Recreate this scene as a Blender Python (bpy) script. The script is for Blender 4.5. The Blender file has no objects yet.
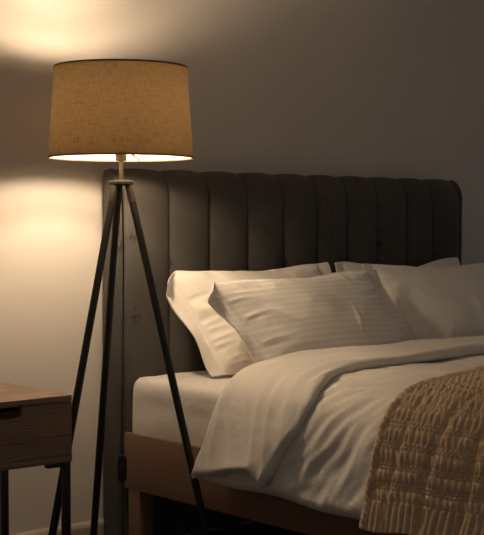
import bpy, math, random
import numpy as np
from mathutils import Vector, Matrix, noise

random.seed(4)
SC = bpy.context.scene
COL = SC.collection
R = math.radians
FLIP = None

# ------------------------------------------------------------------ helpers
def tag(o, label=None, cat=None, group=None, kind=None):
    if label: o['label'] = label
    if cat: o['category'] = cat
    if group: o['group'] = group
    if kind: o['kind'] = kind
    return o

def empty(name, loc=(0, 0, 0), parent=None):
    o = bpy.data.objects.new(name, None)
    o.empty_display_size = .05
    o.location = loc
    o.parent = parent
    COL.objects.link(o)
    return o

def link(name, me, mat, parent=None, smooth=True):
    o = bpy.data.objects.new(name, me)
    if mat: me.materials.append(mat)
    if smooth:
        me.polygons.foreach_set('use_smooth', [True] * len(me.polygons))
    COL.objects.link(o)
    if parent:
        o.parent = parent
        o.matrix_parent_inverse = Matrix.Translation(-Vector(world_loc(parent)))
    me.update()
    return o

def world_loc(o):
    # every object is either at its thing's base or (meshes) written in world coordinates
    return o.location if o.type == 'EMPTY' else (0, 0, 0)

class MB:
    """collects pieces, built as one mesh"""
    def __init__(s): s.v = []; s.f = []; s.smooth = []
    def add(s, vs, fs):
        n = len(s.v); s.v += [tuple(v) for v in vs]; s.f += [tuple(i + n for i in f) for f in fs]
        return s
    def box(s, a, b, bev=0.0):
        x0, y0, z0 = a; x1, y1, z1 = b
        if bev <= 0:
            vs = [(x, y, z) for x in (x0, x1) for y in (y0, y1) for z in (z0, z1)]
            fs = [(0, 1, 3, 2), (4, 6, 7, 5), (0, 4, 5, 1), (2, 3, 7, 6), (0, 2, 6, 4), (1, 5, 7, 3)]
            return s.add(vs, fs)
        import bmesh
        bm = bmesh.new()
        r = bmesh.ops.create_cube(bm, size=1)
        for v in bm.verts:
            v.co = Vector(((x0 + x1) / 2 + v.co.x * (x1 - x0), (y0 + y1) / 2 + v.co.y * (y1 - y0), (z0 + z1) / 2 + v.co.z * (z1 - z0)))
        bmesh.ops.bevel(bm, geom=list(bm.edges), offset=bev, segments=3, affect='EDGES', profile=.5)
        bm.verts.ensure_lookup_table()
        s.add([v.co.copy() for v in bm.verts], [[v.index for v in f.verts] for f in bm.faces])
        bm.free(); return s
    def tube(s, pts, rad, n=14, cap=True):
        pts = [Vector(p) for p in pts]
        rads = rad if isinstance(rad, (list, tuple)) else [rad] * len(pts)
        rings = []
        up = None
        for i, p in enumerate(pts):
            t = (pts[min(i + 1, len(pts) - 1)] - pts[max(i - 1, 0)]).normalized()
            if up is None:
                a = Vector((0, 0, 1)) if abs(t.z) < .9 else Vector((1, 0, 0))
                up = (a - t * a.dot(t)).normalized()
            else:
                up = (up - t * up.dot(t)).normalized()
            w = t.cross(up)
            rings.append([p + (up * math.cos(2 * math.pi * k / n) + w * math.sin(2 * math.pi * k / n)) * rads[i] for k in range(n)])
        vs = [v for r_ in rings for v in r_]
        fs = []
        for i in range(len(pts) - 1):
            for k in range(n):
                a = i * n + k; b = i * n + (k + 1) % n
                fs.append((a, b, b + n, a + n))
        if cap:
            fs.append(tuple(reversed(range(n)))); fs.append(tuple(range((len(pts) - 1) * n, len(pts) * n)))
        return s.add(vs, fs)
    def lathe(s, prof, c, n=48, closed=False):
        vs = []; fs = []
        for (r_, z) in prof:
            for k in range(n):
                a = 2 * math.pi * k / n
                vs.append((c[0] + r_ * math.cos(a), c[1] + r_ * math.sin(a), z))
        m = len(prof)
        for i in range(m if closed else m - 1):
            j = (i + 1) % m
            for k in range(n):
                k2 = (k + 1) % n
                fs.append((i * n + k, i * n + k2, j * n + k2, j * n + k))
        return s.add(vs, fs)
    def build(s, name, mat, parent=None, smooth=True, sharp=35):
        me = bpy.data.meshes.new(name)
        me.from_pydata(s.v, [], s.f); me.validate()
        import bmesh
        bm = bmesh.new(); bm.from_mesh(me)
        bmesh.ops.recalc_face_normals(bm, faces=bm.faces)
        for e in bm.edges:
            if len(e.link_faces) == 2 and e.calc_face_angle(0) > R(sharp): e.smooth = False
        bm.to_mesh(me); bm.free()
        return link(name, me, mat, parent, smooth)

def rings(prof_closed, c, n=64): pass

def grid_obj(name, P, mat, parent=None, UV=None, closed_back=None, wrap=False):
    """P: (n,m,3) outer surface; closed_back: same shape inner surface joined along the border"""
    n, m, _ = P.shape
    idx = np.arange(n * m).reshape(n, m)
    q = np.stack([idx[:-1, :-1], idx[1:, :-1], idx[1:, 1:], idx[:-1, 1:]], -1).reshape(-1, 4)
    V = P.reshape(-1, 3)
    if UV is None:
        uu, vv = np.meshgrid(np.linspace(0, 1, n), np.linspace(0, 1, m), indexing='ij')
        UV = np.stack([uu, vv], -1)
    W = UV.reshape(-1, 2)
    if closed_back is not None:
        off = n * m
        V = np.concatenate([V, closed_back.reshape(-1, 3)]); W = np.concatenate([W, W])
        q2 = q[:, ::-1] + off
        b = np.concatenate([idx[:-1, 0], idx[-1, :-1], idx[:0:-1, -1], idx[0, :0:-1]])
        b2 = np.roll(b, -1)
        qs = np.stack([b2, b, b + off, b2 + off], -1)
        q = np.concatenate([q, q2, qs])
    me = bpy.data.meshes.new(name)
    me.vertices.add(len(V)); me.vertices.foreach_set('co', V.astype(np.float32).ravel())
    me.loops.add(len(q) * 4); me.loops.foreach_set('vertex_index', q.astype(np.int32).ravel())
    me.polygons.add(len(q)); me.polygons.foreach_set('loop_start', np.arange(0, len(q) * 4, 4, dtype=np.int32))
    me.update(calc_edges=True)
    uvl = me.uv_layers.new(name='UVMap')
    uvl.data.foreach_set('uv', W[q.ravel()].astype(np.float32).ravel())
    me.validate()
    return link(name, me, mat, parent)

def nz(x, y, z=0.0): return noise.noise(Vector((x, y, z)))
def nz_arr(X, Y, Z):
    sh = X.shape
    return np.array([noise.noise(Vector((a, b, c))) for a, b, c in zip(X.ravel(), Y.ravel(), np.broadcast_to(Z, sh).ravel())]).reshape(sh)

def sstep(a, b, x):
    t = np.clip((x - a) / (b - a), 0, 1); return t * t * (3 - 2 * t)

# ------------------------------------------------------------------ materials
def mat_new(name):
    m = bpy.data.materials.new(name); m.use_nodes = True
    nt = m.node_tree; bs = nt.nodes['Principled BSDF']
    return m, nt, bs

def ramp(nt, fac, c0, c1, p0=0., p1=1.):
    r_ = nt.nodes.new('ShaderNodeValToRGB')
    r_.color_ramp.elements[0].position = p0; r_.color_ramp.elements[0].color = (*c0, 1)
    r_.color_ramp.elements[1].position = p1; r_.color_ramp.elements[1].color = (*c1, 1)
    nt.links.new(fac, r_.inputs[0]); return r_.outputs[0]

def tex_noise(nt, scale, detail=3, vec=None, rough=.5):
    t = nt.nodes.new('ShaderNodeTexNoise'); t.inputs['Scale'].default_value = scale
    t.inputs['Detail'].default_value = detail; t.inputs['Roughness'].default_value = rough
    if vec is not None: nt.links.new(vec, t.inputs['Vector'])
    return t.outputs[0]

def coords(nt, kind='Object', scale=(1, 1, 1), rot=(0, 0, 0)):
    tc = nt.nodes.new('ShaderNodeTexCoord'); mp = nt.nodes.new('ShaderNodeMapping')
    mp.inputs['Scale'].default_value = scale; mp.inputs['Rotation'].default_value = rot
    nt.links.new(tc.outputs[kind], mp.inputs[0]); return mp.outputs[0]

def bump(nt, bs, h, strength=.3, dist=.001, prev=None):
    b = nt.nodes.new('ShaderNodeBump'); b.inputs['Strength'].default_value = strength
    b.inputs['Distance'].default_value = dist; nt.links.new(h, b.inputs['Height'])
    if prev is not None: nt.links.new(prev, b.inputs['Normal'])
    nt.links.new(b.outputs[0], bs.inputs['Normal']); return b.outputs[0]

def simple(name, col, rough=.6, metal=0., nscale=20, var=.12, bstr=.0, sheen=0.):
    m, nt, bs = mat_new(name)
    v = coords(nt)
    f = tex_noise(nt, nscale, 4, v)
    c0 = tuple(c * (1 - var) for c in col); c1 = tuple(min(1, c * (1 + var)) for c in col)
    nt.links.new(ramp(nt, f, c0, c1, .3, .7), bs.inputs['Base Color'])
    bs.inputs['Roughness'].default_value = rough; bs.inputs['Metallic'].default_value = metal
    if sheen: bs.inputs['Sheen Weight'].default_value = sheen
    if bstr: bump(nt, bs, f, bstr, .002)
    return m

def wood(name, c0, c1, axis_scale, rough=.45):
    m, nt, bs = mat_new(name)
    v = coords(nt, 'Object', axis_scale)
    d = tex_noise(nt, 1.6, 3, v)
    w = nt.nodes.new('ShaderNodeTexWave'); w.wave_type = 'BANDS'; w.bands_direction = 'Z'
    w.inputs['Scale'].default_value = 3.0; w.inputs['Distortion'].default_value = 9; w.inputs['Detail'].default_value = 3
    w.inputs['Detail Scale'].default_value = 1.2
    nt.links.new(v, w.inputs['Vector'])
    mx = nt.nodes.new('ShaderNodeMix'); mx.data_type = 'FLOAT'; mx.inputs[0].default_value = .55
    nt.links.new(w.outputs['Fac'], mx.inputs[2]); nt.links.new(d, mx.inputs[3])
    nt.links.new(ramp(nt, mx.outputs[0], c0, c1, .2, .8), bs.inputs['Base Color'])
    bs.inputs['Roughness'].default_value = rough
    f = tex_noise(nt, 9, 5, v)
    bump(nt, bs, f, .25, .001)
    return m

def cloth(name, col, stripes=0, stripe_var=.05, rough=.75, weave=700, sheen=.25, wr=.5):
    m, nt, bs = mat_new(name)
    v = coords(nt)
    f = tex_noise(nt, 6, 4, v)
    c = ramp(nt, f, tuple(x * .96 for x in col), col, .3, .7)
    if stripes:
        uv = nt.nodes.new('ShaderNodeTexCoord')
        sp = nt.nodes.new('ShaderNodeSeparateXYZ'); nt.links.new(uv.outputs['UV'], sp.inputs[0])
        mu = nt.nodes.new('ShaderNodeMath'); mu.operation = 'MULTIPLY'; mu.inputs[1].default_value = stripes * 2 * math.pi
        nt.links.new(sp.outputs[1], mu.inputs[0])
        si = nt.nodes.new('ShaderNodeMath'); si.operation = 'SINE'; nt.links.new(mu.outputs[0], si.inputs[0])
        st = ramp(nt, si.outputs[0], (1 - stripe_var,) * 3, (1, 1, 1), .38, .62)
        mx = nt.nodes.new('ShaderNodeMix'); mx.data_type = 'RGBA'; mx.blend_type = 'MULTIPLY'; mx.inputs[0].default_value = 1
        nt.links.new(c, mx.inputs[6]); nt.links.new(st, mx.inputs[7]); c = mx.outputs[2]
        rr = nt.nodes.new('ShaderNodeMapRange'); rr.inputs[1].default_value = -.2; rr.inputs[2].default_value = .2
        rr.inputs[3].default_value = .45; rr.inputs[4].default_value = .8
        nt.links.new(si.outputs[0], rr.inputs[0]); nt.links.new(rr.outputs[0], bs.inputs['Roughness'])
    else:
        bs.inputs['Roughness'].default_value = rough
    nt.links.new(c, bs.inputs['Base Color'])
    bs.inputs['Sheen Weight'].default_value = sheen
    bs.inputs['Specular IOR Level'].default_value = .25
    n1 = tex_noise(nt, 26, 5, v, .55)
    p = bump(nt, bs, n1, wr, .006)
    n2 = tex_noise(nt, weave, 1, v)
    bump(nt, bs, n2, .12, .0006, p)
    return m

M = {}
# wall paint
m, nt, bs = mat_new('wall_paint'); v = coords(nt)
nt.links.new(ramp(nt, tex_noise(nt, 2.2, 4, v), (.68, .635, .585), (.73, .68, .63), .3, .7), bs.inputs['Base Color'])
bs.inputs['Roughness'].default_value = .85; bump(nt, bs, tex_noise(nt, 160, 3, v), .12, .001); M['wall'] = m
M['ceiling'] = simple('ceiling_paint', (.75, .72, .68), .9, 0, 3, .03)
M['trim'] = simple('baseboard_paint', (.50, .42, .33), .5, 0, 8, .04)
M['floor'] = wood('floor_wood', (.060, .026, .015), (.105, .048, .027), (1.2, 14, 14), .4)
M['rail'] = wood('bed_wood', (.185, .105, .066), (.25, .145, .09), (14, 1.0, 12), .42)
M['stand'] = wood('nightstand_wood', (.175, .108, .07), (.32, .205, .133), (1.2, 9, 14), .42)
M['standdark'] = wood('recess_shade_wood', (.045, .027, .016), (.06, .035, .022), (1.2, 9, 14), .6)  # shade of the drawer pull recess put into a darker wood colour
M['metal'] = simple('black_metal', (.035, .033, .030), .42, .5, 60, .2)
M['leg'] = simple('dark_stained_leg', (.012, .011, .010), .6, 0.0, 30, .3, .1)
M['sleeve'] = simple('bronze_sleeve', (.030, .025, .019), .55, .2, 40, .1)
M['hub'] = simple('dark_hub', (.018, .015, .012), .8, 0, 40, .1)
M['brass'] = simple('aged_brass', (.13, .10, .065), .45, .6, 40, .1)
M['plastic'] = simple('black_plastic', (.02, .018, .017), .4, 0, 40, .1)
M['sheet'] = cloth('mattress_sheet', (.76, .72, .67), 0, wr=.35)
M['pillow'] = cloth('pillow_cotton', (.91, .86, .80), 0, wr=.35)
M['pillow_stripe'] = cloth('pillow_stripe_cotton', (.91, .86, .80), 17, .10, wr=.3)
M['duvet'] = cloth('duvet_cotton', (.80, .745, .68), 0, wr=.55)
M['duvet_band'] = cloth('duvet_sateen', (.80, .745, .68), 22, .045, wr=.45)

# velvet
m, nt, bs = mat_new('grey_velvet'); v = coords(nt)
f = tex_noise(nt, 5, 5, v, .6)
a = ramp(nt, f, (.074, .068, .062), (.092, .085, .077), .35, .65)
v2 = coords(nt, 'Object', (1, 1, .6), (0, .5, 0))
f2 = tex_noise(nt, 34, 4, v2, .65)
f2b = ramp(nt, f2, (1, 1, 1), (.45, .45, .45), .53, .62)
big = ramp(nt, tex_noise(nt, 6.5, 1, v), (0, 0, 0), (1, 1, 1), .59, .66)
mx = nt.nodes.new('ShaderNodeMix'); mx.data_type = 'RGBA'; mx.blend_type = 'MULTIPLY'
nt.links.new(big, mx.inputs[0]); nt.links.new(a, mx.inputs[6]); nt.links.new(f2b, mx.inputs[7])
nt.links.new(mx.outputs[2], bs.inputs['Base Color'])
bs.inputs['Roughness'].default_value = .8; bs.inputs['Sheen Weight'].default_value = .10
bs.inputs['Sheen Roughness'].default_value = .45; bs.inputs['Specular IOR Level'].default_value = .2
bump(nt, bs, tex_noise(nt, 400, 2, v), .15, .0008)
M['velvet'] = m

# knit
m, nt, bs = mat_new('camel_knit'); v = coords(nt)
nt.links.new(ramp(nt, tex_noise(nt, 120, 4, v), (.52, .375, .24), (.75, .56, .37), .25, .75), bs.inputs['Base Color'])
bs.inputs['Roughness'].default_value = .95; bs.inputs['Sheen Weight'].default_value = .3
bs.inputs['Specular IOR Level'].default_value = 0
bump(nt, bs, tex_noise(nt, 600, 3, v), .5, .0012); M['knit'] = m

# linen shade (translucent)
def shade_mat(name, base, trans, fac, weave):
    m = bpy.data.materials.new(name); m.use_nodes = True; nt = m.node_tree; nt.nodes.clear()
    out = nt.nodes.new('ShaderNodeOutputMaterial')
    d = nt.nodes.new('ShaderNodeBsdfDiffuse'); t = nt.nodes.new('ShaderNodeBsdfTranslucent')
    mx = nt.nodes.new('ShaderNodeMixShader'); mx.inputs[0].default_value = fac
    nt.links.new(d.outputs[0], mx.inputs[1]); nt.links.new(t.outputs[0], mx.inputs[2]); nt.links.new(mx.outputs[0], out.inputs[0])
    if weave:
        a = tex_noise(nt, 1, 2, coords(nt, 'UV', (430, 10, 1)), .5)
        b = tex_noise(nt, 1, 2, coords(nt, 'UV', (28, 105, 1)), .5)
        ad = nt.nodes.new('ShaderNodeMath'); ad.operation = 'ADD'; nt.links.new(a, ad.inputs[0]); nt.links.new(b, ad.inputs[1])
        c = ramp(nt, ad.outputs[0], tuple(x * .55 for x in trans), tuple(min(1, x * 1.4) for x in trans), .55, 1.45)
        ad2 = nt.nodes.new('ShaderNodeMath'); ad2.operation = 'MULTIPLY'; ad2.inputs[1].default_value = 1.0
        nt.links.new(c, t.inputs[0])
        c2 = ramp(nt, ad.outputs[0], tuple(x * .7 for x in base), tuple(min(1, x * 1.2) for x in base), .8, 1.2)
        nt.links.new(c2, d.inputs[0])
    else:
        d.inputs[0].default_value = (*base, 1); t.inputs[0].default_value = (*trans, 1)
    return m
M['shade'] = shade_mat('linen_shade', (.21, .155, .10), (.160, .112, .060), .5, True)
M['lining'] = shade_mat('shade_lining', (.50, .45, .37), (.86, .76, .60), .15, False)
M['shade_trim'] = simple('shade_trim', (.10, .065, .035), .8, 0, 50, .1)

m = bpy.data.materials.new('warm_bulb'); m.use_nodes = True; nt = m.node_tree; nt.nodes.clear()
out = nt.nodes.new('ShaderNodeOutputMaterial'); em = nt.nodes.new('ShaderNodeEmission')
em.inputs[0].default_value = (1.0, .765, .515, 1); em.inputs[1].default_value = 285
nt.links.new(em.outputs[0], out.inputs[0]); M['bulb'] = m

# ------------------------------------------------------------------ room shell
def struct(name, a, b, mat):
    o = MB().box(a, b).build(name, mat, None, False); tag(o, kind='structure'); return o
tag_floor = struct('floor', (-3.6, -5.2, -.05), (3.6, 0, 0), M['floor'])
struct('wall_back', (-3.6, 0, -.05), (3.6, .12, 2.62), M['wall'])
struct('ceiling', (-3.6, -5.2, 2.55), (3.6, 0, 2.62), M['ceiling'])
b = MB()
prof = [(0, 0), (-.016, 0), (-.016, .088), (-.012, .098), (-.004, .104), (0, .104)]
vs = [(x, y, z) for x in (-3.6, 3.6) for (y, z) in prof]; n = len(prof)
fs = [(i, (i + 1) % n, (i + 1) % n + n, i + n) for i in range(n)] + [tuple(range(n)), tuple(range(2 * n - 1, n - 1, -1))]
b.add(vs, fs); o = b.build('baseboard_back', M['trim'], None, False); tag(o, kind='structure')

# ------------------------------------------------------------------ bed
BX = -.016
BW = 1.64
bed = empty('bed', (0.8, -1.1, 0))
tag(bed, 'low oak double bed with channel tufted dark grey velvet headboard', 'bed')

def headboard():
    # front profile path: (y, z, normal)
    path = []
    for z in np.linspace(.04, 1.125, 46): path.append((-.112, z, -1.0, 0.0))
    for a in np.linspace(0, 90, 16)[1:]:
        t = R(a); path.append((-.112 + .055 * (1 - math.cos(t)), 1.125 + .078 * math.sin(t), -math.cos(t), math.sin(t)))
    path.append((-.040, 1.202, 0, 1)); path.append((-.030, 1.19, 0, 1))
    path = np.array(path)
    nch = 10; per = 26; x0, x1 = BX + .016, BW - .020
    U = np.linspace(0, nch, nch * per + 1)
    fr = U - np.floor(U); fr[-1] = 0; U = np.floor(U) + .5 - .5 * np.cos(np.pi * fr); fr = U - np.floor(U)
    bul = .030 * np.power(np.clip(np.sin(np.pi * fr), 0, 1), .38)
    X = np.interp(U, range(11), [x0, .178, .345, .512, .678, .838, .992, 1.152, 1.315, 1.462, x1])
    # bulge fades to the back edge of the roll and rounds the outer corners
    zz = path[:, 1]
    k = np.ones(len(path)); k[-1] = .2; k[-2] = .6; k[-6:-2] = np.linspace(1, .8, 4)
    P = np.zeros((len(U), len(path), 3))
    for i, x in enumerate(X):
        corner = min(x - x0, x1 - x)
        drop = .005 * max(0, 1 - corner / .03) ** 2.0
        top = np.clip((zz - 1.10) / .1, 0, 1)
        P[i, :, 0] = x
        P[i, :, 1] = np.minimum(path[:, 0], -.030) + path[:, 2] * bul[i] * k
        P[i, :, 2] = path[:, 1] + .018 * top + path[:, 3] * bul[i] * .42 * k - drop * top
    B = P.copy(); B[:, :, 1] = np.maximum(P[:, :, 1] + .03, -.05); B[:, :, 1] = np.minimum(np.maximum(B[:, :, 1], -.075), -.028)
    B[:, :, 2] = np.minimum(P[:, :, 2], 1.19)
    UV = np.stack(np.meshgrid(U, np.linspace(0, 1, len(path)), indexing='ij'), -1)
    return grid_obj('headboard', P[::-1], M['velvet'], bed, UV[::-1], B[::-1])
hb = headboard()
# upholstered side panels and piping
def side_panel(x0, x1):
    pts = [(-.032, .04), (-.110, .04)]
    pts += [(-.116, 1.14)] + [(-.116 + .058 * (1 - math.cos(R(a))), 1.14 + .086 * math.sin(R(a))) for a in range(8, 91, 8)] + [(-.036, 1.224), (-.032, 1.215)]
    m_ = MB(); n = len(pts)
    rows = [(x0 + .000, .004), (x0 + .004, 0), (x1 - .004, 0), (x1, .004)]
    vs = []
    cy, cz = -.055, .6
    for (x, ins) in rows:
        for (y, z) in pts:
            vs.append((x, y + (ins if y < cy else -ins), z + (ins if z < cz else -ins)))
    fs = [(r_ * n + i, r_ * n + (i + 1) % n, (r_ + 1) * n + (i + 1) % n, (r_ + 1) * n + i) for r_ in range(3) for i in range(n)]
    fs += [tuple(range(n)), tuple(range(4 * n - 1, 3 * n - 1, -1))]
    m_.add(vs, fs)
    return m_
side_panel(BX - .004, BX + .016).build('side_panel', M['velvet'], hb)
side_panel(BW - .020, BW + .012).build('side_panel', M['velvet'], hb)
for x in (BX + .008, BW + .002):
    pts = [(x, -.113, z) for z in np.linspace(.05, 1.135, 20)] + [(x, -.118 + .060 * (1 - math.cos(R(a))), 1.14 + .086 * math.sin(R(a))) for a in range(6, 91, 6)]
    MB().tube(pts, .0045, 8).build('piping', M['velvet'], hb)

Z0, Z1 = .226, .402
YF = -2.16
MB().box((BX, YF, Z0), (BX + .015, -.138, Z1), .003).build('side_rail', M['rail'], bed)
MB().box((BW - .02, YF, Z0), (BW, -.138, Z1), .003).build('side_rail', M['rail'], bed)
MB().box((BX, YF - .032, Z0), (BW, YF - .001, Z1), .003).build('foot_rail', M['rail'], bed)
def bleg(x, y): MB().box((x, y, 0), (x + .055, y + .06, Z0 - .0005), .003).build('leg', M['rail'], bed)
bleg(-.013, -.215); bleg(BW - .086, -.215); bleg(-.013, -2.12); bleg(BW - .086, -2.12)
for i in range(12):
    y = -.26 - i * .168
    MB().box((.031, y - .035, .335), (BW - .031, y + .035, .355), .002).build('slat', M['standdark'], bed)
MB().box((BW / 2 - .03, YF + .002, .29), (BW / 2 + .03, -.14, .334), .002).build('centre_beam', M['standdark'], bed)
MB().box((BW / 2 - .03, -1.2, 0), (BW / 2 + .03, -1.14, .289), .002).build('leg', M['standdark'], bed)

# ------------------------------------------------------------------ mattress with fitted sheet
def rounded_slab(x0, x1, y0, y1, z0, z1, r, name, mat, wr=0.004):
    nx, ny, nzv = 70, 90, 16
    import bmesh
    bm = bmesh.new()
    bmesh.ops.create_grid(bm, x_segments=1, y_segments=1, size=1)
    bm.free()
    # rounded box through projection of a subdivided cube
    vs = {}; V = []; F = []
    def key(i, j, k):
        kk = (i, j, k)
        if kk not in vs:
            vs[kk] = len(V)
            p = np.array([x0 + (x1 - x0) * i / nx, y0 + (y1 - y0) * j / ny, z0 + (z1 - z0) * k / nzv])
            lo = np.array([x0 + r, y0 + r, z0 + r]); hi = np.array([x1 - r, y1 - r, z1 - r])
            q = np.clip(p, lo, hi); d = p - q
            L = np.linalg.norm(d)
            if L > 1e-9: p = q + d / L * min(r, L if np.count_nonzero(np.abs(d) > 1e-9) == 1 else r)
            w = wr * nz(p[0] * 5, p[1] * 9, p[2] * 7) + wr * .7 * nz(p[0] * 14 + p[1] * 5, p[1] * 4, p[2] * 24 + 3)
            V.append(p + (d / L * w if L > 1e-9 else np.array([0, 0, w])))
        return vs[kk]
    for i in range(nx):
        for j in range(ny):
            F.append((key(i, j, nzv), key(i + 1, j, nzv), key(i + 1, j + 1, nzv), key(i, j + 1, nzv)))
            F.append((key(i, j, 0), key(i, j + 1, 0), key(i + 1, j + 1, 0), key(i + 1, j, 0)))
    for i in range(nx):
        for k in range(nzv):
            F.append((key(i, 0, k), key(i + 1, 0, k), key(i + 1, 0, k + 1), key(i, 0, k + 1)))
            F.append((key(i, ny, k), key(i, ny, k + 1), key(i + 1, ny, k + 1), key(i + 1, ny, k)))
    for j in range(ny):
        for k in range(nzv):
            F.append((key(0, j, k), key(0, j, k + 1), key(0, j + 1, k + 1), key(0, j + 1, k)))
            F.append((key(nx, j, k), key(nx, j + 1, k), key(nx, j + 1, k + 1), key(nx, j, k + 1)))
    m_ = MB(); m_.add(V, F)
    return m_.build(name, mat, None, True, 60)
mt = rounded_slab(.000, BW - .022, YF + .01, -.140, .356, .577, .034, 'mattress', M['sheet'])
tag(mt, 'thick mattress in a plain cream fitted sheet on the oak bed', 'mattress')

# ------------------------------------------------------------------ duvet
# cross-section of the drape: list of (x, z) from the left hem over the top to the right hem
def spline(pts, step=.01):
    pts = [np.array(p, float) for p in pts]
    out = []
    for i in range(len(pts) - 1):
        p0 = pts[max(i - 1, 0)]; p1 = pts[i]; p2 = pts[i + 1]; p3 = pts[min(i + 2, len(pts) - 1)]
        for t in np.linspace(0, 1, 24, endpoint=False):
            out.append(.5 * ((2 * p1) + (-p0 + p2) * t + (2 * p0 - 5 * p1 + 4 * p2 - p3) * t * t + (-p0 + 3 * p1 - 3 * p2 + p3) * t ** 3))
    out.append(pts[-1]); out = np.array(out)
    d = np.concatenate([[0], np.cumsum(np.linalg.norm(np.diff(out, axis=0), axis=1))])
    n = int(d[-1] / step); s = np.linspace(0, d[-1], n + 1)
    return s, np.stack([np.interp(s, d, out[:, 0]), np.interp(s, d, out[:, 1])], -1)
half = [(-.082, .318), (-.068, .38), (-.054, .45), (-.038, .515), (-.008, .570), (.045, .607), (.13, .622), (.3, .628), (.5, .630), (.8, .632)]
full = half + [(BW - x, z) for x, z in half[-2::-1]]
S, XZ = spline(full, .004)
NRM = np.gradient(XZ, axis=0); NRM = np.stack([-NRM[:, 1], NRM[:, 0]], -1); NRM /= np.linalg.norm(NRM, axis=1)[:, None]
SL = S[-1]
def at_s(s):
    s = np.clip(s, 0, SL)
    p = np.stack([np.interp(s, S, XZ[:, 0]), np.interp(s, S, XZ[:, 1])], -1)
    n_ = np.stack([np.interp(s, S, NRM[:, 0]), np.interp(s, S, NRM[:, 1])], -1)
    return p, n_

def crease(X, Y, seed):  # sharp-ridged noise
    return 1 - np.abs(nz_arr(X, Y, seed)) * 2.6

def body_relief(s, y):
    """normal displacement of the duvet body"""
    top = sstep(.20, .36, np.minimum(s, SL - s))
    big = .010 * nz_arr(s * 4.0, y * 3.4, 1.3) * (0.6 + .4 * top)
    # folds that fan down the side drop and lean towards the head
    a = y * 9.5 + s * 5.0
    fan = .0065 * np.maximum(crease(a + .6 * np.sin(s * 9), s * 1.6 + y * 1.0, 4.2), -.3)
    fine = .0050 * crease(y * 20 + s * 16, s * 7 - y * 4, 9.1)
    return big + fan * (1 - .55 * top) + fine * (1 - .3 * top)

def end_drop(y):
    return .02 * 0 + np.where(y < -2.12, (np.abs(y + 2.12) / .12) ** 2 * .16, 0)

def shell(name, s_arr, y_fun, off, thick, mat, parent=None, relief=None, ny=120, mod=None, uvscale=(1, 1), edge_round=.025, kind='body', s_top=None):
    """s_arr: arc positions; y_fun(s, t) t in 0..1 -> y"""
    t = np.linspace(0, 1, ny)
    # denser sampling near the edges for a rounded lip
    t = .5 - .5 * np.cos(np.pi * t) * (1 - .0) if edge_round else t
    SS, TT = np.meshgrid(s_arr, t, indexing='ij')
    YY = y_fun(SS, TT)
    p, nn = at_s(SS)
    rel = relief(SS, YY) if relief else 0
    d_t = np.minimum(TT, 1 - TT) * np.abs(YY[:, -1:] - YY[:, :1])
    d_s = np.minimum(SS - s_arr[0], s_arr[-1] - SS)
    lip = np.sqrt(np.clip(1 - (1 - np.clip(np.minimum(d_t, d_s) / edge_round, 0, 1)) ** 2, 0, 1))
    outer = off + (thick / 2) * lip + rel * (.25 + .75 * lip)
    inner = off - (thick / 2) * lip + rel * (.25 + .75 * lip) * .2
    z_drop = end_drop(YY) if kind == 'body' else 0
    def mk(o_):
        P = np.zeros(SS.shape + (3,))
        P[..., 0] = p[..., 0] + nn[..., 0] * o_; P[..., 2] = p[..., 1] + nn[..., 1] * o_ - z_drop; P[..., 1] = YY
        return P
    A = mk(outer); B = mk(inner)
    if mod: A = mod(A, SS, TT); B = mod(B, SS, TT)
    UV = np.stack([YY * uvscale[0], SS * uvscale[1]], -1)
    # normals outward: s x y order
    return grid_obj(name, A[:, ::-1], mat, parent, UV[:, ::-1], B[:, ::-1])

duvet = empty('duvet', (.8, -1.35, .6))
tag(duvet, 'cream cotton duvet folded back below the pillows and hanging over the bed side', 'duvet')
sa = S[::3]
def y_body(s, t):
    y0 = -.620 + .050 * sstep(.25, 0, s)
    return y0 + (-2.20 - y0) * t
def hem_wave(A, SS, TT):
    w = np.clip(1 - SS / .25, 0, 1)
    A[..., 2] += w * (.006 * np.sin(A[..., 1] * 7 + 1.0) + .003 * np.sin(A[..., 1] * 19) + .004)
    return A
shell('duvet_body', sa, y_body, -.006, .026, M['duvet'], duvet, body_relief, 330, hem_wave)

def fold_top(s, y):
    top = sstep(.20, .36, np.minimum(s, SL - s))
    big = .009 * nz_arr(s * 3.4, y * 5.0, 21.3)
    a = y * 13 - s * 3.5
    fan = .0070 * np.maximum(crease(a, s * 2.2, 14.2), -.4) * (1 - .65 * top)
    lng = .0045 * crease(y * 16 + .5 * np.sin(s * 6), s * 2.4, 33.3) * top
    return big + fan + lng
S_HEM = .030
def y_band(s, t):
    # head edge
    s_ = np.minimum(s, SL - s)
    yh = np.interp(s_, [0, .03, .12, .22, .30, .45, .8, 1.2], [-.590, -.596, -.622, -.640, -.642, -.635, -.595, -.57])
    yf = np.interp(s_, [0, .02, .06, .12, .19, .26, .33, .42, .55, .8, 1.2], [-.885, -.893, -.920, -.940, -.985, -1.000, -.980, -.930, -.890, -.868, -.86])
    return yh + (yf - yh) * t
def band_mod(A, SS, TT):
    w = np.clip(1 - SS / .20, 0, 1)
    # hem lifts towards the foot and ends in a drooping tip
    lift = .010 + .045 * sstep(.1, .82, TT) - .038 * sstep(.80, 1.0, TT)
    A[..., 2] += w * (lift - .004 - .012 * sstep(.15, 0, TT))
    A[..., 0] -= w * .012
    return A
band_s = np.concatenate([np.arange(S_HEM - .012, .40, .007), np.arange(.40, SL - S_HEM, .012)])
shell('turned_back_edge', band_s, y_band, .022, .032, M['duvet_band'], duvet, fold_top, 80, band_mod, uvscale=(0, 0), edge_round=.02, kind='band')

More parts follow.
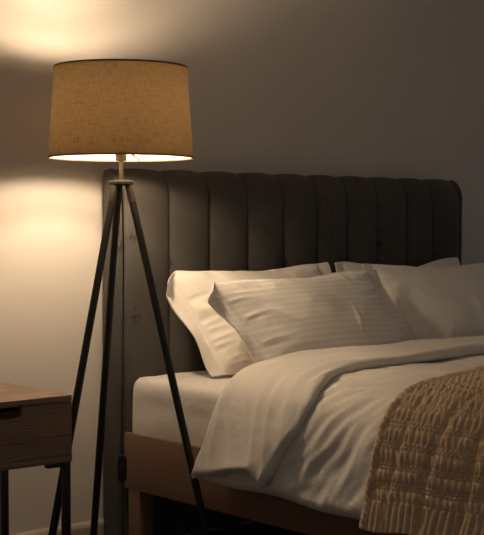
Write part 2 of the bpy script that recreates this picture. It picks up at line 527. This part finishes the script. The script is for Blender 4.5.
# ------------------------------------------------------------------ knitted throw
def throw():
    s0 = .004; ds = .0026; sv = np.arange(s0, SL - .05, ds)
    sv = np.concatenate([np.arange(s0, 1.25, ds), np.arange(1.25, SL - .06, .006)])
    W = .66; dn = .0023; uv_ = np.arange(0, W + dn, dn)
    SS, UU = np.meshgrid(sv, uv_, indexing='ij')
    y_edge = np.interp(SS, [0, .10, .22, .30, .36, .55, .9, 1.6, 2.1], [-1.262, -1.260, -1.262, -1.262, -1.255, -1.215, -1.16, -1.14, -1.14])
    YY = y_edge - UU + .010 * np.sin(SS * 7.0 + UU * 9) * np.clip(UU / .1, 0, 1)
    p, nn = at_s(SS)
    # coarse relief follows the duvet
    sc = sv[::6]; uc = uv_[::6]
    SC_, UC_ = np.meshgrid(sc, uc, indexing='ij')
    ye = np.interp(SC_, sv, y_edge[:, 0])
    rel_c = .5 * np.maximum(body_relief(SC_, ye - UC_), -.004)
    # bilinear upsample
    tmp = np.stack([np.interp(sv, sc, rel_c[:, j]) for j in range(len(uc))], 1)
    rel = np.stack([np.interp(uv_, uc, tmp[i]) for i in range(len(sv))], 0)
    side = 1 - sstep(.28, .5, SS)
    # soft pleats running down the drop
    fold = 0
    for (u0, w, a, lean) in [(.085, .010, .006, .10), (.190, .014, .009, .16), (.30, .013, .008, .12), (.41, .014, .008, .2), (.52, .014, .008, .1)]:
        c = u0 + lean * np.clip(SS - .26, 0, 1) ** 1.3 + .004 * np.sin(SS * 22 + u0 * 40)
        fold = fold - a * np.exp(-((UU - c) / w) ** 2) * (1 - .75 * sstep(.40, .62, SS)) + .4 * a * np.exp(-((UU - c - 2.0 * w) / (1.4 * w)) ** 2) * (1 - .75 * sstep(.4, .62, SS))
    # stitches
    wob = .0012 * np.sin(SS * 60 + UU * 25)
    def hump(x_): return .5 + .5 * np.cos(2 * np.pi * x_)
    hem = .0055 * np.power(hump((UU + wob) / .0195), .45)
    period = .0445; H0 = .072
    q = (SS - H0) / period; row = np.floor(q); f = q - row
    shift = .35 * np.sin(row * 2.1)
    ff = np.clip(f / .64, 0, 1)
    xx = (UU + wob) / .0172 + .5 * ff ** 1.8 + shift
    loops = np.power(hump(xx), .5) * np.power(np.clip(np.sin(np.pi * ff), 0, 1), .5)
    g = np.clip((f - .64) / .36, 0, 1) * 2; g1 = g - np.floor(g)
    peb = hump((UU + wob) / .0115 + .5 * np.floor(g)) * np.clip(np.sin(np.pi * g1), 0, 1)
    body = np.where(f < .64, .0060 * loops, .0045 * peb)
    stitch = np.where(SS < H0, hem, body)
    bord = np.clip(1 - np.abs(UU - .014) / .014, 0, 1)
    stitch = np.where(UU < .028, .0095 * np.sqrt(bord) * (.70 + .30 * hump(SS / .016 + UU / .03)), stitch)
    outer = .026 + rel + fold + stitch
    outer = np.maximum(outer, rel + .015)
    def mk(o_):
        P = np.zeros(SS.shape + (3,))
        P[..., 0] = p[..., 0] + nn[..., 0] * o_; P[..., 2] = p[..., 1] + nn[..., 1] * o_; P[..., 1] = YY
        w = np.clip(1 - SS / .25, 0, 1)
        P[..., 2] += w * (.006 * np.sin(YY * 7 + 1.0) - .010 - .004 * np.sin(UU * 30) + .03 * UU)
        P[..., 0] -= w * .014
        return P
    A = mk(outer); B = mk(np.minimum(rel + .013, outer - .003))
    o = grid_obj('knitted_throw', A[:, ::-1], M['knit'], None, np.stack([UU, SS], -1)[:, ::-1], B[:, ::-1])
    return o
th = throw()
tag(th, 'chunky camel knitted throw with ribbed hem draped over the duvet', 'throw blanket')

# ------------------------------------------------------------------ pillows
def pillow(name, label, corners, T, seed, mat, fold=(1, 0), flange=.045, sag=.02, group=None, creases=1.0, extra=False):
    """corners: bottom-left, bottom-right, top-right, top-left of the pillow's mid-plane (world)"""
    BL, BR, TR, TL = [np.array(c, float) for c in corners]
    nu, nv = 150, 110
    def dist(n):  # denser near the border
        t = np.linspace(-1, 1, n); return np.sin(t * np.pi / 2) * .55 + t * .45
    U, V = np.meshgrid(dist(nu), dist(nv), indexing='ij')
    Wd = np.linalg.norm(BR - BL); H = np.linalg.norm(TL - BL)
    # outline drawn in between the corners
    Ue = U * (1 - .035 * (1 - V ** 2)); Ve = V * (1 - .040 * (1 - U ** 2) * np.where(V > 0, 1, .4))
    rnd = 1 - .035 * (np.abs(U * V)) ** 6; Ue = Ue * rnd; Ve = Ve * rnd
    a = (Ue + 1) / 2; b_ = (Ve + 1) / 2
    P = ((1 - a) * (1 - b_))[..., None] * BL + (a * (1 - b_))[..., None] * BR + (a * b_)[..., None] * TR + ((1 - a) * b_)[..., None] * TL
    xa = (BR - BL) / Wd; ha = (TL - BL) / H; N = np.cross(xa, ha); N /= np.linalg.norm(N)   # faces the room (-y)
    if N[1] > 0: N = -N
    fl = flange / (Wd / 2)
    u_ = np.clip(np.abs(U) / (1 - fl), 0, 1); v_ = np.clip(np.abs(V) / (1 - .02), 0, 1)
    th_ = T * np.power(1 - u_ ** 2.4, .62) * np.power(1 - v_ ** 2.4, .62)
    th_ *= 1 + .22 * (-V) * (1 - np.abs(V))            # filling slumps downwards
    x = U * Wd / 2; y = V * H / 2
    wv = .005 * nz_arr(x * 5, y * 5, seed) + (.0025 if extra else .0055) * crease(x * 8 + y * 5, y * 9 - x * 3, seed + 3)
    # puckers radiating from the seams
    puck = .0085 * crease(y * 30 + .8 * np.sin(x * 9), x * 5, seed + 7) * np.exp(-((1 - np.abs(U)) / .30) ** 2)
    puck += .0065 * crease(x * 24 + y * 6, y * 5, seed + 11) * np.exp(-((1 - np.abs(V)) / .25) ** 2)
    if extra: puck += .006 * np.exp(-((x - .10 - .35 * (y - .0)) / .006) ** 2 - ((y + .04) / .06) ** 2)
    inside = np.clip(th_ / (T * .35), 0, 1)
    seam = -.006 * np.exp(-((np.abs(U) - (1 - fl)) * Wd / 2 / .004) ** 2) * (np.abs(V) < .95)
    front = th_ + (wv + puck) * inside * creases + .0035 + seam
    back = -th_ * .85 - .0035
    # gentle waviness of the flange, and sag of the top edge
    flw = .010 * np.sin(y * 26 + seed) * np.clip((np.abs(U) - (1 - fl)) / fl, 0, 1)
    mid = P + flw[..., None] * N
    mid[..., 2] -= sag * np.exp(-((U - .1) / .45) ** 2) * np.clip(V, 0, 1) ** 2
    mid[..., 2] += .006 * nz_arr(x * 9, x * 0 + seed, 2.0) * np.clip(V, 0, 1) ** 3
    A = mid + front[..., None] * N; B = mid + back[..., None] * N
    # corners that flop over towards the room
    def flop(Q, cu, cv, d):
        if d <= 0: return Q
        c = P[0, -1] if cu < 0 else P[-1, -1]
        dirv = (xa * cu + ha * cv); dirv = dirv / np.linalg.norm(dirv)
        e = (Q - c) @ dirv + d
        nrm = (Q - (c - d * dirv)) @ N
        w_ = np.clip(e / d, 0, 1.3) ** 1.25
        crs = np.sin(np.clip(e / d, 0, 1) * np.pi) * .006      # crease where the corner turns over
        off = xa * cu * .010 - ha * .052 + N * .030
        return Q + w_[..., None] * off + crs[..., None] * N
    A = flop(A, -1, 1, fold[0]); B = flop(B, -1, 1, fold[0])
    A = flop(A, 1, 1, fold[1]); B = flop(B, 1, 1, fold[1])
    UV = np.stack([(U + 1) / 2, (V + 1) / 2], -1)
    o = grid_obj(name, A, mat, None, UV, B)
    tag(o, label, 'pillow', group)
    return o
G = 'white pillows against the headboard'
pillow('pillow', 'plain cream pillow leaning on the headboard, nearest the floor lamp',
       [(.13, -.395, .585), (.82, -.375, .590), (.82, -.195, .920), (.045, -.20, .905)], .066, 3.1, M['pillow'], (.06, 0), group=G, sag=.012)
pillow('pillow', 'satin striped cream pillow propped in front, on the lamp side of the bed',
       [(.215, -.545, .595), (.925, -.550, .595), (.842, -.410, .903), (.050, -.40, .880)], .070, 8.4, M['pillow_stripe'], (.055, 0), group=G, sag=.006, extra=True)
pillow('pillow', 'cream pillow leaning on the headboard behind, farthest from the floor lamp',
       [(.86, -.355, .588), (1.53, -.355, .588), (1.525, -.190, .925), (.84, -.19, .920)], .050, 15.7, M['pillow'], (0, 0), group=G, sag=.03)
pillow('pillow', 'cream pillow on the far side of the bed, partly behind the striped one',
       [(.93, -.505, .592), (1.54, -.525, .590), (1.50, -.368, .908), (.84, -.325, .918)], .050, 27.2, M['pillow'], (0, 0), group=G, sag=.012, creases=.7)

# ------------------------------------------------------------------ floor lamp
LX, LY = -.2035, -.387
lamp = empty('floor_lamp', (LX, LY, 0))
tag(lamp, 'tripod floor lamp with dark legs and a lit brown linen drum shade', 'floor lamp')
ZT, ZB, RT, RB = 1.501, 1.244, .1905, .2075
n = 128
zz = np.linspace(ZB, ZT, 12)
def cone(name, mat, dr, parent, dz=0):
    A = np.zeros((n + 1, len(zz), 3)); UV = np.zeros((n + 1, len(zz), 2))
    for i in range(n + 1):
        a = 2 * math.pi * i / n
        for j, z in enumerate(np.linspace(ZB + dz, ZT - dz, len(zz))):
            r_ = RB + (RT - RB) * (z - ZB) / (ZT - ZB) + dr
            A[i, j] = (LX + r_ * math.cos(a), LY + r_ * math.sin(a), z); UV[i, j] = (i / n, j / (len(zz) - 1))
    return grid_obj(name, A, mat, parent, UV)
shade = cone('lamp_shade', M['shade'], 0, lamp)
cone('shade_lining', M['lining'], -.003, shade, .001)
for (r_, z) in ((RT, ZT), (RB, ZB)):
    MB().lathe([(r_ - .0030, z - .0022), (r_ + .0010, z - .0022), (r_ + .0010, z + .0022), (r_ - .0030, z + .0022)], (LX, LY), n, True).build('shade_trim', M['shade_trim'], shade)
for a in (R(-60), R(60), R(180)):
    d = Vector((math.cos(a - R(41) + .35), math.sin(a - R(41) + .35), 0)); c = Vector((LX, LY, 0))
    MB().tube([c + d * .016 + Vector((0, 0, ZB + .022)), c + d * .10 + Vector((0, 0, ZB + .020)), c + d * (RB - .004) + Vector((0, 0, ZB + .004))], .0022, 6).build('spider_arm', M['plastic'], shade)
MB().lathe([(.0005, 1.235), (.015, 1.235), (.016, 1.238), (.016, 1.262), (.018, 1.266), (.018, 1.284), (.0005, 1.286)], (LX, LY), 24).build('socket', M['brass'], lamp)
def globe(z, r_, nk, up):
    k = 1 if up else -1
    pr = [(.0005, z + k * r_)] + [(r_ * math.cos(R(t)), z + k * r_ * math.sin(R(t))) for t in range(75, -51, -15)] + [(nk, z - k * r_ * 1.15), (.0005, z - k * r_ * 1.17)]
    return MB().lathe(pr, (LX, LY), 28)
globe(1.312, .032, .010, True).build('bulb', M['bulb'], lamp)
AC = Vector((-math.sin(R(41)), -math.cos(R(41)), 0)); L0 = Vector((LX, LY, 0))
def up(d, z): return L0 + AC * d + Vector((0, 0, z))
MB().tube([up(0, 1.268), up(.040, 1.268), up(.046, 1.275), up(.046, 1.365), up(.040, 1.374), up(0, 1.377)], .0035, 10).build('added_bulb_arm', M['brass'], lamp)  # arm made up to carry the added second bulb
MB().lathe([(.0005, 1.372), (.013, 1.372), (.013, 1.405), (.0005, 1.406)], (LX, LY), 20).build('socket', M['brass'], lamp)  # unseen extra socket for the added bulb
globe(1.433, .032, .010, True).build('bulb', M['bulb'], lamp)  # second bulb, unseen, added to shape the light pools on the wall
MB().lathe([(.0005, 1.176), (.0062, 1.176), (.0062, 1.236), (.0005, 1.236)], (LX, LY), 20).build('stem', M['brass'], lamp)
MB().lathe([(.0005, 1.164), (.030, 1.164), (.036, 1.168), (.036, 1.175), (.033, 1.1775), (.010, 1.179), (.0005, 1.179)], (LX, LY), 40).build('hub', M['hub'], lamp)
rr = Vector((math.cos(R(-41)), math.sin(R(-41)), 0)); cc = Vector((-math.sin(R(41)), -math.cos(R(41)), 0))
for ang in (15, 135, -114):
    d = rr * math.cos(R(ang)) + cc * math.sin(R(ang)); c = Vector((LX, LY, 0))
    top = c + d * .023 + Vector((0, 0, 1.166)); bot = c + d * .295 + Vector((0, 0, .004))
    ax = (bot - top).normalized()
    lg = MB().tube([top + ax * .03, top + ax * .05, bot - ax * .02], [.0104, .0106, .0114], 16).build('leg', M['leg'], lamp)
    MB().tube([top, top + ax * .003, top + ax * .052, top + ax * .054], [.0100, .0112, .0120, .0105], 16).build('leg_sleeve', M['sleeve'], lg)
    MB().tube([bot - ax * .022, bot], [.0112, .0112], 16).build('foot_cap', M['plastic'], lg)
c = Vector((LX, LY, 0))
side = rr
pts = []
for (z, dx, dy) in [(1.166, 0, 0), (1.10, .004, 0), (.95, .006, 0), (.75, .004, 0), (.55, .001, 0), (.42, -.001, 0), (.385, 0, 0)]:
    pts.append(c + side * dx + Vector((0, 0, z)))
def smooth_path(pts, k=8):
    out = []
    for i in range(len(pts) - 1):
        p0 = pts[max(i - 1, 0)]; p1 = pts[i]; p2 = pts[i + 1]; p3 = pts[min(i + 2, len(pts) - 1)]
        for j in range(k):
            t = j / k
            out.append(.5 * ((2 * p1) + (-p0 + p2) * t + (2 * p0 - 5 * p1 + 4 * p2 - p3) * t * t + (-p0 + 3 * p1 - 3 * p2 + p3) * t ** 3))
    out.append(pts[-1]); return out
lower = [(.305, .000, 0), (.2, .002, 0), (.08, .002, .005), (.02, .004, .03), (.0045, .01, .09), (.0045, .02, .2), (.0045, .03, .30)]
low = [c + side * dx + Vector((0, dy, z)) for (z, dx, dy) in lower]
MB().tube(smooth_path(pts), .0024, 8).tube(smooth_path(low), .0024, 8).build('cord', M['plastic'], lamp)
# inline switch: rounded capsule box facing the room
sw = MB(); prof = []
W2, H2, D2 = .0145, .039, .008
oct_ = [(math.copysign(abs(math.cos(t)) ** .55, math.cos(t)) * W2, math.copysign(abs(math.sin(t)) ** .55, math.sin(t)) * H2) for t in np.linspace(0, 2 * math.pi, 28, endpoint=False)]
vs = []; 
for (k, dd) in ((.82, -1), (.95, -.8), (1, -.4), (1, .4), (.95, .8), (.82, 1)):
    for (a, b_) in oct_: vs.append(c + rr * (a * (k if abs(k) < 1 else 1)) + cc * (dd * D2) + Vector((0, 0, .345 + b_ * (1 - (1 - k) * .4))))
m_ = len(oct_); fs = [(r_ * m_ + i, r_ * m_ + (i + 1) % m_, (r_ + 1) * m_ + (i + 1) % m_, (r_ + 1) * m_ + i) for r_ in range(5) for i in range(m_)]
fs += [tuple(range(m_)), tuple(range(6 * m_ - 1, 5 * m_ - 1, -1))]
sw.add(vs, fs); so = sw.build('switch', M['plastic'], lamp)
MB().tube([c + cc * .007 + Vector((0, 0, .352)), c + cc * .0105 + Vector((0, 0, .352))], [.006, .005], 14).build('switch_button', M['plastic'], so)

# ------------------------------------------------------------------ nightstand
NX1 = -.4295; NX0 = NX1 - .46; NF = -.470; NB = -.116
NT = .587; NBm = .587 - .183
ns = empty('nightstand', ((NX0 + NX1) / 2, (NF + NB) / 2, 0))
tag(ns, 'small wooden nightstand with cut-out drawer pull on thin black legs', 'nightstand')
MB().box((NX0, NF, NT - .018), (NX1, NB, NT), .0018).build('top', M['stand'], ns)
MB().box((NX0, NF, NBm), (NX1, NB, NBm + .017), .0015).build('bottom_board', M['stand'], ns)
MB().box((NX0 + .0, NF + .022, NBm + .0175), (NX0 + .016, NB, NT - .0185)).build('side_panel', M['stand'], ns, False)
MB().box((NX1 - .016, NF + .022, NBm + .0175), (NX1, NB, NT - .0185)).build('side_panel', M['stand'], ns, False)
MB().box((NX0 + .0165, NB - .012, NBm + .0175), (NX1 - .0165, NB - .001, NT - .0185)).build('back_panel', M['standdark'], ns, False)
# drawer front with a scooped pull in its top edge
za, zb = NBm + .0185, NT - .0195
cx = (NX0 + NX1) / 2; hw = .071; hd = .028; rc = .012
out = [(NX0 + .001, za), (NX1 - .001, za), (NX1 - .001, zb), (cx + hw, zb)]
out += [(cx + hw - rc + rc * math.cos(R(a)), zb - hd + rc - rc * math.sin(R(a))) for a in range(0, 91, 15)]
out += [(cx - hw + rc - rc * math.sin(R(a)), zb - hd + rc - rc * math.cos(R(a))) for a in range(0, 91, 15)]
out += [(cx - hw, zb), (NX0 + .001, zb)]
m_ = len(out)
import bmesh
bm = bmesh.new()
ring0 = [bm.verts.new((x, NF + .001, z)) for x, z in out]
f0 = bm.faces.new(ring0)
ex = bmesh.ops.extrude_face_region(bm, geom=[f0])
for v in [g for g in ex['geom'] if isinstance(g, bmesh.types.BMVert)]: v.co.y += .018
bmesh.ops.recalc_face_normals(bm, faces=bm.faces)
bmesh.ops.triangulate(bm, faces=[f for f in bm.faces if len(f.verts) > 4])
me = bpy.data.meshes.new('drawer'); bm.to_mesh(me); bm.free()
dr = link('drawer', me, M['stand'], ns, False)
MB().box((NX0 + .02, NF + .020, za + .003), (NX1 - .02, NF + .030, zb - .012)).box((NX0 + .02, NF + .031, za + .003), (NX1 - .02, NB - .02, za + .010)).build('drawer_box', M['standdark'], dr, False)
for (x, y) in ((NX1 - .012, NF + .014), (NX1 - .012, NB - .014), (NX0 + .012, NF + .014), (NX0 + .012, NB - .014)):
    MB().box((x - .0095, y - .0095, 0), (x + .0095, y + .0095, NBm - .0005), .001).build('leg', M['metal'], ns)
for (xa_, xb_) in ((NX1 - .075, NX1 - .0222), (NX0 + .0222, NX0 + .075)):
    MB().box((xa_, NF + .004, NBm - .0125), (xb_, NF + .024, NBm - .0005), .001).build('mounting_plate', M['metal'], ns)
for x in (NX1 - .012, NX0 + .012):
    MB().box((x - .0095, NF + .0240, NBm - .0195), (x + .0095, NB - .0240, NBm - .0005), .001).build('frame_bar', M['metal'], ns)

# ------------------------------------------------------------------ light and camera
w = bpy.data.worlds.new('World'); SC.world = w; w.use_nodes = True
w.node_tree.nodes['Background'].inputs[0].default_value = (1.0, .94, .875, 1)
w.node_tree.nodes['Background'].inputs[1].default_value = .10

cam = bpy.data.cameras.new('camera'); co = bpy.data.objects.new('camera', cam); COL.objects.link(co)
co.location = (-2.4225, -3.47, 1.05); co.rotation_euler = (R(90 - 1.85), 0, R(-41))
cam.sensor_width = 36; cam.sensor_fit = 'HORIZONTAL'; cam.lens = 36 * 1312 / 484
cam.clip_start = .05
SC.camera = co
SC.view_settings.view_transform = 'Standard'; SC.view_settings.look = 'None'
SC.view_settings.gamma = 1; SC.view_settings.use_curve_mapping = False
SC.view_settings.exposure = 0
